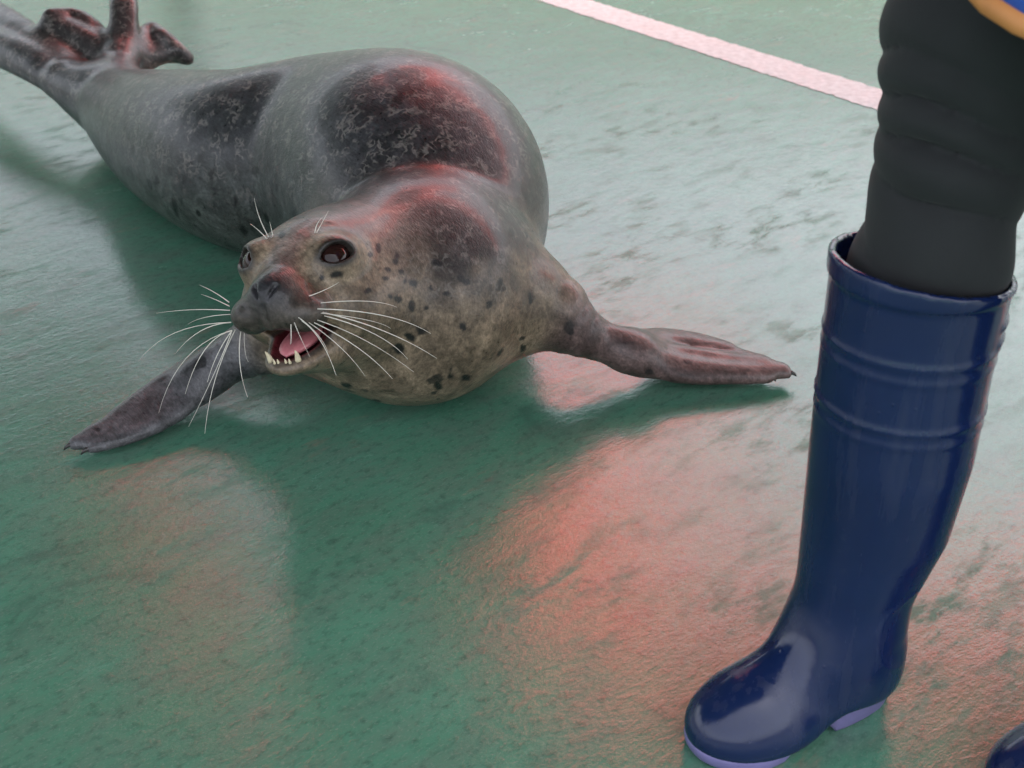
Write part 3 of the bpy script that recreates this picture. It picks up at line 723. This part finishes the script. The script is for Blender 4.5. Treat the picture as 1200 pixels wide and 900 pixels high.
PV, PQ = surface_nets(body_sdf, gx, gy, gz)
obj('leggings', PV, PQ, m_leg, person)
# coat: torso, two arms and a skirt whose front edge hangs to the rear
def coat_sdf(p):
    c = HIP
    d = smin(ell(p, c + [0, 0, .36], (.135, .19, .28)), cone(p, c + [.02, 0, .1], c + [.02, 0, .3], .16, .13), 0.08)
    for s, hx in ((1, -0.16), (-1, -0.10)):
        sh = c + [0, s * .19, .52]; el = c + [-0.02, s * .25, .24]; ha = c + [hx, s * .20, .06]
        d = smin(d, chain(p, [sh, el, ha], [.062, .052, .043], 0.02), 0.04)
    return d
gx = axis_grid(0.1, 0.85, 0.008); gy = axis_grid(0.42, 1.16, 0.008); gz = axis_grid(0.74, 1.62, 0.008)
CV, CQ = surface_nets(coat_sdf, gx, gy, gz)
coat_o = obj('coat', CV, CQ, m_coat, person)
def skirt(rows, r0, r1, band):
    V = []; Fc = []; n = 56
    for th in (0, 1):
        for j in range(rows + 1):
            t = j / rows
            for i in range(n + 1):
                a = math.radians(-152 + 304 * i / n)          # 0 = straight back (+x); open at the front
                fr = abs(a) / math.radians(152)
                hem = 0.520 + 0.17 * max(0, fr - 0.42) ** 1.2
                ztop = HIP[2] + 0.12
                zt = ztop + (hem - ztop) * (r0 + (r1 - r0) * t)
                u = (zt - ztop) / (hem - ztop)
                rx = 0.155 + 0.075 * u + 0.010 * u * math.sin(i * 0.9); ry = 0.165 + 0.045 * u + 0.010 * u * math.sin(i * 0.9)
                o_ = (0.0 if th == 0 else 0.006) + (0.003 if band else 0) * (1 if th == 0 else -1) * -1
                V.append((HIP[0] + 0.02 + (rx - o_) * math.cos(a), HIP[1] + (ry - o_) * math.sin(a), zt))
    L = (rows + 1) * (n + 1)
    for j in range(rows):
        for i in range(n):
            a = j * (n + 1) + i; Fc.append((a, a + n + 1, a + n + 2, a + 1)); Fc.append((a + L, a + L + 1, a + L + n + 2, a + L + n + 1))
    for i in range(n):
        a = rows * (n + 1) + i; Fc.append((a, a + L, a + L + 1, a + 1)); Fc.append((i, i + 1, i + 1 + L, i + L))
    for j in range(rows):
        for e in (0, n): a = j * (n + 1) + e; Fc.append((a, a + n + 1, a + n + 1 + L, a + L))
    return V, Fc
obj('coat_skirt', *skirt(14, 0, 0.99, False), m_coat, coat_o)
obj('coat_hem', *skirt(2, 0.974, 1.0, True), m_trim, coat_o)
# head and hands
HC = HIP + np.array([-0.04, 0, 0.80])
def phead_sdf(p):
    q = p - HC
    d = ell(q, (0, 0, 0.01), (0.095, 0.075, 0.115)); d = smin(d, ell(q, (-0.035, 0, -0.06), (0.055, 0.055, 0.055)), 0.04)
    d = smin(d, cone(q, (-0.090, 0, 0.005), (-0.108, 0, -0.025), 0.010, 0.013), 0.012)
    d = smin(d, cone(q, (-0.082, -0.018, -0.062), (-0.082, 0.018, -0.062), 0.008, 0.008), 0.008)
    for s in (-1, 1):
        d = smax(d, -ell(q, (-0.090, s * 0.032, 0.012), (0.014, 0.018, 0.010)), 0.012)
        d = smin(d, ell(q, (0.0, s * 0.078, -0.005), (0.020, 0.010, 0.032)), 0.006)
    d = smin(d, cone(q, (0.02, 0, -0.06), (0.035, 0, -0.17), 0.050, 0.050), 0.03)
    return d
def hand_sdf(p, s, hx):
    q = p - HC
    if True:
        w = HIP + [hx, s * .20, .06] - HC
        e = ell(q, w + [-0.035, 0, -0.03], (0.040, 0.020, 0.042))
        for k in range(4): f0 = w + [-0.045 - .004 * k, 0, -0.020 - 0.013 * k]; e = smin(e, chain(q, [f0, f0 + [-.035, -s * .005, -.012], f0 + [-.050 + .004 * k, -s * .022, -.026]], [.0095, .0088, .0075]), 0.006)
        f0 = w + [-0.03, -s * .015, -0.005]; e = smin(e, chain(q, [f0, f0 + [-.03, -s * .020, -.004], f0 + [-.05, -s * .024, -.012]], [.011, .010, .008]), 0.008)
        e = smin(e, cone(q, w + [0.03, 0, 0.03], w + [-.01, 0, -.01], .032, .028), .015)
        return e
gx = axis_grid(0.25, 0.56, 0.0055); gy = axis_grid(0.67, 0.92, 0.0055); gz = axis_grid(1.40, 1.83, 0.0055)
XV, XQ = surface_nets(phead_sdf, gx, gy, gz)
obj('head', XV, XQ, m_skin, person)
for s, hx in ((1, -0.16), (-1, -0.10)):
    c = HIP + [hx, s * .20, .06]
    XV, XQ = surface_nets(lambda p: hand_sdf(p, s, hx), axis_grid(c[0] - .16, c[0] + .09, .0042), axis_grid(c[1] - .09, c[1] + .09, .0042), axis_grid(c[2] - .14, c[2] + .09, .0042))
    obj('hand', XV, XQ, m_skin, person)
def hair_sdf(p):
    q = p - HC
    d = ell(q, (0.012, 0, 0.02), (0.104, 0.086, 0.122)); d = smin(d, ell(q, (0.07, 0, -0.05), (0.04, 0.07, 0.09)), 0.03)
    face = ell(q, (-0.11, 0, -0.045), (0.095, 0.078, 0.115)); d = smax(d, -face, 0.008)
    return smax(d, -0.10 - q[:, 2], 0.01)
gx = axis_grid(0.25, 0.55, 0.006); gy = axis_grid(0.67, 0.92, 0.006); gz = axis_grid(1.52, 1.85, 0.006)
XV, XQ = surface_nets(hair_sdf, gx, gy, gz)
obj('hair', XV, XQ, m_hair, person)
for s in (-1, 1): obj('eye', *ellipsoid_data(HC + [-0.079, s * 0.032, 0.012], (0.011, 0.012, 0.010), nu=16, nv=10), m_hair, person)
